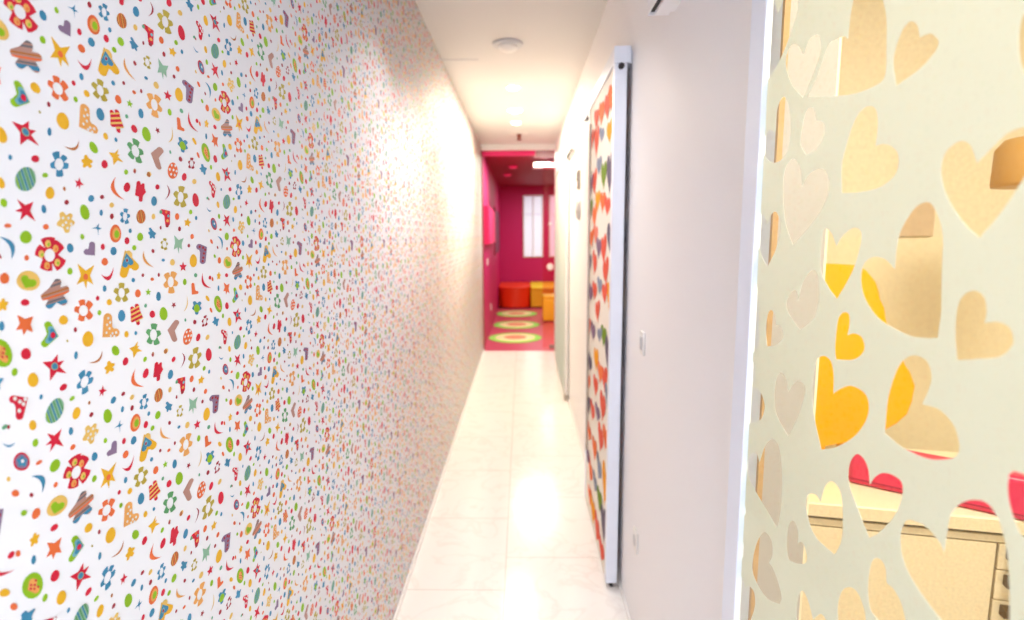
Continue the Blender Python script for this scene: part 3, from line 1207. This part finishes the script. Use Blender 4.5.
# ---------------------------------------------------------------- ceiling fittings
t = thing('smoke_detector', 'round grey-white smoke detector on the corridor ceiling, nearest the viewer', 'smoke detector', (-.077, 3.33, CEIL))
rel(obj('base_plate', lathe(B(), [(.088, 0), (.09, -.006), (.086, -.014), (.06, -.018)], (-.077, 3.33, CEIL), 'Z', 40), M_PLASTG), t)
rel(obj('sensor_dome', lathe(B(), [(.058, -.018), (.055, -.026), (.05, -.032), (.03, -.044), (.008, -.048)], (-.077, 3.33, CEIL), 'Z', 36), M_PLAST), t)
LAMPS = [(-.063, 4.26, .045, 'nearest recessed ceiling downlight, behind the smoke detector'),
         (-.057, 5.01, .062, 'middle and largest-looking of the three lit ceiling downlights'),
         (-.054, 5.53, .045, 'farthest lit downlight of the row, in front of the red sprinkler')]
for x, y, r, lb in LAMPS:
    t = thing('ceiling_downlight', lb, 'downlight', (x, y, CEIL), group='lit downlights along the corridor ceiling')
    rel(obj('trim_ring', lathe(B(), [(r+.016, 0), (r+.016, -.004), (r+.004, -.008), (r, -.006)], (x, y, CEIL), 'Z', 36), M_PLAST), t)
    rel(tag(obj('lens', lathe(B(), [(r, -.007), (r*.9, -.013), (r*.6, -.020), (r*.3, -.022)], (x, y, CEIL), 'Z', 32), M_LENS), 'glowing white lens'), t)
t = thing('fire_sprinkler', 'small red-brown sprinkler head on the ceiling before the pink room', 'sprinkler', (-.028, 6.15, CEIL))
rel(tag(obj('escutcheon', lathe(B(), [(.10, 0), (.10, -.004), (.085, -.007)], (-.028, 6.15, CEIL), 'Z', 36), M_PLAST), 'thin white round plate'), t)
rel(obj('sprinkler_body', lathe(B(), [(.022, -.007), (.026, -.02), (.018, -.04), (.018, -.06), (.03, -.066), (.03, -.07)], (-.028, 6.15, CEIL), 'Z', 20), M_RED), t)

# ---------------------------------------------------------------- side room behind the glass door
SX1, SY1 = 2.6, 2.1
struct('wall_side_back', mkbox(XR+.09, SX1, SY1, SY1+.08, 1.462, CEIL), M_PEACH)
struct('wall_side_back_lower', mkbox(XR+.09, SX1, SY1-.006, SY1+.08, 0, 1.462), M_CREAM)
struct('wall_side_far', mkbox(SX1, SX1+.08, Y0, SY1+.08, 0, CEIL), M_PEACH)
struct('wall_side_front', mkbox(XR+.09, SX1, Y0-.08, Y0, 0, CEIL), M_PEACH)
struct('wall_side_lining', mkbox(XR+.0901, XR+.096, JY+.001, SY1-.006, 0, CEIL), M_PEACH)

P0, P1 = onZ(806, 500, .80), onZ(1000, 517, .80)
ang = math.atan2(P1[1]-P0[1], P1[0]-P0[0])
ct = thing('base_cabinet', 'pale speckled base cabinet behind the glass door, drawers at its end', 'cabinet', (P0[0], P0[1], 0), ang)
# local frame: x along the front, y backwards
LX0 = -.13


def local_on_front(x, y):
    """where the line of sight of photo point (x, y) meets the cabinet front plane, in cabinet coordinates (along, height)"""
    d = ray(x, y)
    n = np.array([-math.sin(ang), math.cos(ang)])
    k = (n@P0[:2])/(n@d[:2])
    P = CAM+d*k
    u = (P[:2]-P0[:2])@np.array([math.cos(ang), math.sin(ang)])
    return u, P[2]


uD, _ = local_on_front(994, 580)
zE = local_on_front(900, 521)[1]
zS = local_on_front(900, 534)[1]
h1 = local_on_front(1004, 576)
h2 = local_on_front(1002, 606)
bot = .06
obj('body', mkbox(LX0, uD+.45, .02, .42, bot, zE-.012), M_OAK, ct)
obj('plinth', mkbox(LX0+.02, uD+.43, .06, .40, 0, bot), M_OAK, ct)
tag(obj('reveal_shade', mkbox(LX0+.002, uD+.448, .006, .41, zE-.012, zE-.0005), M_HANDLE, ct), 'dark strip painted as the shade of the gap')  # dark colour stands in for shade in the gap under the worktop
obj('fascia', mkbox(LX0, uD+.45, .0, .02, zS+.003, zE-.014, bevel=.001), M_OAK, ct)
obj('door', mkbox(LX0, uD-.003, .0, .02, bot, zS-.001, bevel=.0015), M_OAK, ct)
s1, s2 = local_on_front(994, 570)[1], local_on_front(992, 600)[1]
edges = [zS-.001, s1, s2]
while edges[-1]-(s1-s2) > bot+.03:
    edges.append(edges[-1]-(s1-s2))
edges.append(bot)
for z1_, z0_ in zip(edges, edges[1:]):
    dr = obj('drawer', mkbox(uD+.003, uD+.45, .0, .02, z0_+.003, z1_, bevel=.0015), M_OAK, ct)
    bm = prism(B(), [(uD+.018, -.001, z1_-.008), (uD+.018, -.022, z1_-.012), (uD+.018, -.028, z1_-.026), (uD+.018, -.02, z1_-.034), (uD+.018, -.001, z1_-.034)], (.07, 0, 0))
    tag(obj('handle', bm, M_HANDLE, dr), 'dark bronze cup handle')
wt = obj('worktop', mkbox(LX0-.01, uD+.46, -.012, .43, zE, .80, bevel=.004), [M_WTOP])
wt.location = (P0[0], P0[1], 0)
wt.rotation_euler = (0, 0, ang)
tag(wt, 'cream worktop lying across the pale speckled base cabinet', 'worktop')
# beige front lipping of the worktop
tag(obj('edge_strip', mkbox(LX0-.01, uD+.46, -.015, -.0121, zE, .797), M_OAK, wt), 'beige edge strip')

# pink vinyl cushion lying on the worktop
Q0, Q1 = onZ(850, 483, .802), onZ(1000, 516.5, .802)
a2 = math.atan2(Q1[1]-Q0[1], Q1[0]-Q0[0])
Lq = float(np.hypot(*(Q1-Q0)[:2]))
pc = thing('bolster_cushion', 'long hot pink vinyl cushion lying on the cream worktop', 'cushion', (Q0[0], Q0[1], .8005), a2)
bm = mkbox(-.008, Lq+.12, 0, .07, 0, .105, bevel=.014, seg=3)
obj('cushion_body', bm, M_PINKC, pc)
bm = mkbox(-.009, Lq+.121, -.002, .004, .014, .018, bevel=.001)
tag(obj('shadow_line', bm, mat('deep_pink_shadow_line', (170, 20, 60), .5), pc), 'deep pink strip painted as a shadow line')  # darker pink strip paints in the cushion's low shadow line

# orange panel with a lobed edge, standing at the back of the worktop
OY = 1.62
OP = [(790, 264), (838, 264), (858, 265), (868, 270), (877, 281), (881.5, 293), (880, 308), (882, 322), (892, 338), (903, 360), (912, 372), (917, 386),
      (914, 402), (909, 415), (898, 425), (885, 432), (862, 439), (821, 447), (800, 452), (786, 452)]
pts = [onY(x, y, OY) for x, y in OP]
zmin = min(p[2] for p in pts)
op = thing('padded_panel', 'glossy orange panel with a lobed edge standing against the cream wall', 'panel', (pts[0][0], OY, zmin))
bm = B()
prism(bm, [tuple(p) for p in pts], (0, .05, 0), bevel=.012, seg=3)
rel(obj('panel_face', bm, M_ORANGE), op)
zf = float(pts[1][2])
# feet / back stand so that the panel is carried by the worktop
x0_, x1_ = pts[17][0]-.01, pts[17][0]+.10
rel(obj('foot', mkbox(x0_, x0_+.03, OY+.012, OY+.04, .8005, zmin+.03), M_ORANGE), op)
rel(obj('foot', mkbox(x1_-.03, x1_, OY+.012, OY+.04, .8005, zmin+.05), M_ORANGE), op)

# beige board and column at the back wall
b0, b1 = onY(899, 190, SY1-.012), onY(931, 240, SY1-.012)
tag(obj('wall_board', mkbox(b0[0], b1[0], SY1-.02, SY1-.0005, 1.463, 1.463+.5, bevel=.002), M_BOARD),
    'beige board on the peach wall, seen through a tall clear heart', 'board')
c0 = onY(1006, 160, 1.5)
zb_ = onY(1024, 186, 1.5)[2]
pl = thing('pendant_lamp', 'golden-brown rounded lamp shade hanging in the side room, seen through a large clear heart', 'lamp', (c0[0]+.12, 1.5, CEIL))
rel(obj('lamp_shade', lathe(B(), [(.118, zb_), (.12, zb_+.01), (.118, zb_+.10), (.10, zb_+.125), (.03, zb_+.135)], (c0[0]+.12, 1.5, 0), 'Z', 48), M_COLUMN), pl)
rel(obj('cord', lathe(B(), [(.003, zb_+.13), (.003, CEIL-.02)], (c0[0]+.12, 1.5, 0), 'Z', 10), M_PLAST), pl)
rel(obj('ceiling_rose', lathe(B(), [(.04, CEIL-.025), (.045, CEIL)], (c0[0]+.12, 1.5, 0), 'Z', 24), M_PLAST), pl)

# ---------------------------------------------------------------- pink room at the end
PZC = 2.56
RX1, RY1 = 2.4, 12.4
WT = .12
struct('wall_pink_left', mkbox(XL-.1, XL, YEND, RY1, 0, PZC), M_MAG)
struct('wall_pink_back', mkbox(XL-.1, RX1, RY1, RY1+.1, 0, PZC), M_MAG)
struct('wall_pink_right', mkbox(RX1, RX1+.1, YEND, RY1+.1, 0, PZC), M_MAG)
struct('wall_pink_front', mkbox(XR, RX1, YEND, YEND+WT, 0, PZC), M_MAG)
struct('floor_pink', mkbox(XL-.1, RX1+.1, YEND, RY1+.1, -.1, 0), M_PFLOOR)
struct('ceiling_pink', mkbox(XL-.1, RX1+.1, YEND, RY1+.1, PZC, PZC+.1), M_MAGD)
struct('trim_4', mkbox(XL, XR, YEND-.03, YEND+.05, 2.515, CEIL), M_TRIM)
struct('trim_5', mkbox(XL, XL+.012, YEND-.02, YEND+.06, 0, 2.515), mat('brown_pink_edge', (150, 70, 70), .5))
struct('trim_6', mkbox(XL, .17, YEND+.06, YEND+.10, 2.455, 2.515), M_MAGL)

# raised bright pink panel and purple recess on its left wall
a_, b_ = onX(484, 205, XL+.03), onX(494, 240, XL+.03)
t = thing('wall_cabinet', 'bright pink wall cabinet on the left wall of the pink room', 'cabinet', (XL, 8.0, 1.5))
rel(obj('carcass', mkbox(XL, XL+.06, 7.2, 9.0, 1.36, 1.86, bevel=.004), M_MAGL), t)
rel(obj('door', mkbox(XL+.06, XL+.068, 7.21, 8.095, 1.37, 1.85, bevel=.002), M_MAGL), t)
rel(obj('door', mkbox(XL+.06, XL+.068, 8.105, 8.99, 1.37, 1.85, bevel=.002), M_MAGL), t)
t = thing('notice_board', 'dark purple board on the left wall, deep inside the pink room', 'board', (XL, 10.8, 1.1))
rel(obj('board_face', mkbox(XL, XL+.02, 9.8, 11.8, 1.15, 1.95, bevel=.003), M_PURP), t)
rel(obj('board_frame', mkbox(XL, XL+.026, 9.77, 9.8, 1.12, 1.98), M_MAGD), t)
for k, (px, py, lb) in enumerate([(487.5, 262, 'white wall switch on the pink left wall, above the other white plate'),
                                  (491, 307, 'white wall socket low on the pink left wall')]):
    P = onX(px, py, XL+.005)
    t = thing('wall_socket' if k else 'light_switch', lb, 'socket' if k else 'switch', (XL, P[1], P[2]))
    rel(obj('cover_plate', mkbox(XL, XL+.01, P[1]-.05, P[1]+.05, P[2]-.05, P[2]+.05, bevel=.003), M_PLAST), t)
    rel(obj('rocker' if not k else 'socket_well', mkbox(XL+.01, XL+.014, P[1]-.025, P[1]+.025, P[2]-.03, P[2]+.03, bevel=.002), M_PLASTG), t)

# padded squares on the back wall below and beside the windows
bm = B()
for i in range(3):
    for j in range(3):
        x0 = XL+.30+.27*i
        z0 = .98+.47*j
        if x0+.25 < .04:
            box(bm, x0, x0+.262, RY1-.012, RY1, z0, z0+.462, bevel=.006)
struct('trim_7', bm, M_MAG)

W = [onY(523, 196, RY1), onY(543, 257, RY1), onY(549, 196, RY1)]
for n, (x0, x1) in enumerate([(W[0][0], W[1][0]), (W[2][0], W[2][0]+.48)], 1):
    z0, z1 = .985, 2.36
    r = thing('window_%d' % n, 'white %s window in the back wall of the pink room' % ('left' if n == 1 else 'right'), 'window', ((x0+x1)/2, RY1, z0), kind='structure')
    bm = B()
    for q in ((x0, x0+.035, z0, z1), (x1-.035, x1, z0, z1), ((x0+x1)/2-.02, (x0+x1)/2+.02, z0, z1)):
        box(bm, q[0], q[1], RY1-.03, RY1, q[2], q[3], bevel=.003)
    for q in ((x0, x1, z0, z0+.035), (x0, x1, z1-.035, z1), (x0, x1, 1.93, 1.955)):
        box(bm, q[0], q[1], RY1-.028, RY1, q[2], q[3], bevel=.003)
    rel(obj('window_frame', bm, M_WINF), r)
    rel(obj('window_pane', mkbox(x0+.03, x1-.03, RY1-.012, RY1-.004, z0+.03, z1-.03), M_WINLIT), r)

# round rugs
prev = None
for px0, px1, py, lb in [(489, 541.5, 338, 'round lime and cream rug nearest the corridor'),
                         (493, 540, 325, 'middle round lime rug of the row of three'),
                         (496.5, 537, 314, 'round rug farthest in, in front of the orange bench')]:
    a_, b_ = onZ(px0, py, 0), onZ(px1, py, 0)
    c = ((a_[0]+b_[0])/2, a_[1], .0005)
    if prev is None:
        t = thing('round_rug', lb, 'rug', c, group='round rugs on the pink room floor')
        r = .384
        obj('rug_border', lathe(B(), [(r-.002, 0), (r, .004), (r-.004, .008), (.27, .009)], (0, 0, 0), 'Z', 48), M_RUGG, t)
        tag(obj('rug_ring', lathe(B(), [(.29, .0085), (.288, .0105), (.15, .011)], (0, 0, 0), 'Z', 48), M_RUGC, t), 'cream ring')
        tag(obj('rug_centre', lathe(B(), [(.165, .0105), (.16, .0125), (.02, .013)], (0, 0, 0), 'Z', 40), M_RUGO, t), 'salmon centre')
        prev = t
    else:
        dup(prev, c, None, lb)

# curved orange bench and amber bench along the back
zb = .43
P = onY(500, 288, 11.3)
bp = [(XL+.004, 12.36), (XL+.004, 11.25), (-.38, 11.02), (-.2, 10.93), (0, 10.95), (.13, 11.05), (.17, 11.2), (.17, 12.36)]
cur = [(XL+.004, 12.36)]+[tuple(q) for q in smooth_open(bp[1:7], 6)]+[(.17, 12.36)]
t = thing('bench', 'orange-red curved bench at the back of the pink room', 'bench', (-.15, 11.6, 0))
rel(obj('bench_body', prism(B(), [(q[0], q[1], .03) for q in cur], (0, 0, zb-.09)), M_BORANGE), t)
rel(obj('seat_pad', prism(B(), [(q[0], q[1], zb-.058) for q in cur], (0, 0, .058), bevel=.015), M_BORANGE), t)
rel(obj('plinth', prism(B(), [(q[0]*.97, q[1]+.03 if q[1] < 12.3 else q[1], 0) for q in cur], (0, 0, .03)), M_MAGD), t)
t = thing('bench', 'amber yellow bench beside the orange-red one, under the windows', 'bench', (.9, 11.6, 0))
rel(obj('bench_body', mkbox(.176, 2.0, 11.0, 12.36, .03, zb-.06, bevel=.01), M_BYEL), t)
rel(obj('seat_pad', mkbox(.174, 2.0, 10.97, 12.36, zb-.058, zb, bevel=.018, seg=3), M_BYEL), t)
rel(obj('plinth', mkbox(.19, 1.98, 11.04, 12.34, 0, .03), M_MAGD), t)
t = thing('cube_stool', 'bright yellow cube stool in front of the amber bench', 'stool', (.52, 9.4, 0))
rel(obj('stool_body', mkbox(.352, .70, 9.25, 9.6, .012, .39, bevel=.02, seg=3), M_YEL), t)
rel(obj('seat_pad', mkbox(.35, .702, 9.248, 9.602, .391, .45, bevel=.02, seg=3), M_YEL), t)
for x in (.39, .66):
    for y in (9.29, 9.56):
        rel(obj('glide', lathe(B(), [(.02, 0), (.02, .013)], (x, y, 0), 'Z', 14), M_DARK), t)

# air conditioner
t = thing('air_conditioner', 'white slatted air conditioner high in the pink room', 'air conditioner', (.45, 8.1, 2.43))
x0, x1 = .168, .95
rel(obj('housing', mkbox(x0, x1, 8.0, 8.22, 2.44, 2.515, bevel=.012, seg=3), M_PLAST), t)
bm = B()
for i in range(7):
    box(bm, x0+.08+i*.1, x0+.16+i*.1, 7.992, 8.004, 2.445, 2.505, bevel=.004)
rel(obj('grille', bm, M_WINF), t)
rel(obj('ceiling_bracket', mkbox(x0+.2, x1-.2, 8.05, 8.17, 2.515, PZC), M_PLASTG), t)
# two small ceiling lamps in the pink room
M_PL = mat('pink_lit_lens', (230, 40, 96), .4, emit=(240, 60, 110), estr=.25)
for i, (px, py) in enumerate([(513, 166), (507.5, 174)]):
    P = onZ(px, py, PZC)
    t = thing('ceiling_lamp', ['nearer round lamp on the dark crimson ceiling', 'farther, smaller-looking lamp on the dark crimson ceiling'][i], 'lamp', (P[0], P[1], PZC),
              group='round lamps on the crimson ceiling')
    rel(obj('lamp_base', lathe(B(), [(.08, 0), (.08, -.015)], (P[0], P[1], PZC), 'Z', 32), M_MAGL), t)
    rel(obj('diffuser', lathe(B(), [(.066, -.015), (.06, -.03), (.03, -.04)], (P[0], P[1], PZC), 'Z', 32), M_PL), t)

# glass leaf standing half across the pink room entrance
d4 = thing('door_4', 'clear glass door leaf at the right of the pink room entrance', 'door', (.32, YEND+.2, 0), kind='structure')
rel(obj('glass_pane', mkbox(.265, XR-.002, YEND+.14, YEND+.15, .012, 2.40), glass_mat('tinted_glass', (255, 224, 228)), ), d4)
for zc, rr, nm in ((1.045, .045, 'round_handle'), (1.625, .022, 'lock_button')):
    P = onY(550.3, 267 if nm == 'round_handle' else 224, YEND+.14)
    bm = lathe(B(), [(rr, 0), (rr, -.02), (rr*.6, -.03)], (P[0], YEND+.14, P[2]), 'Y', 24)
    rel(tag(obj(nm, bm, M_PLAST), 'white round handle' if nm == 'round_handle' else 'small white lock'), d4)
rel(obj('patch_fitting', mkbox(XR-.06, XR-.001, YEND+.13, YEND+.16, 0, .05), M_GREYMET), d4)


# ---------------------------------------------------------------- lights
def area(name, loc, size, power, rgb, rot=(0, 0, 0), shape='DISK', sy_=None, spread=PI):
    d = bpy.data.lights.new(name, 'AREA')
    d.shape = shape
    d.size = size
    if sy_:
        d.size_y = sy_
    d.energy = power
    d.color = lin(rgb)
    d.spread = spread
    o = bpy.data.objects.new(name, d)
    o.location = loc
    o.rotation_euler = rot
    COL.objects.link(o)
    return o


WARM = (255, 240, 216)
for x, y, r, _ in LAMPS:
    area('downlight_and_fill', (x, y, CEIL-.026), r*2, 8, WARM)
for y in (2.0, 2.5):  # two unseen fill lights without fixtures, added to brighten the nearer corridor
    area('downlight_and_fill', (-.06, y, CEIL-.02), 0.1, 2.2, (250, 246, 244), spread=math.radians(95))
area('side_room_light', (1.05, .3, CEIL-.02), .6, 27, (255, 240, 220))
area('pink_room_light', (.3, 7.6, PZC-.05), .8, 34, (238, 255, 234))
area('pink_room_light', (.8, 11.0, PZC-.05), .8, 26, (238, 255, 234))

w = bpy.data.worlds.new('world')
scene.world = w
w.use_nodes = True
bg = w.node_tree.nodes['Background']
bg.inputs['Color'].default_value = (*lin((222, 234, 255)), 1)
bg.inputs['Strength'].default_value = 3.3

vs = scene.view_settings
vs.view_transform = 'Standard'
vs.look = 'None'
vs.gamma = 1
vs.use_curve_mapping = False
vs.exposure = .68
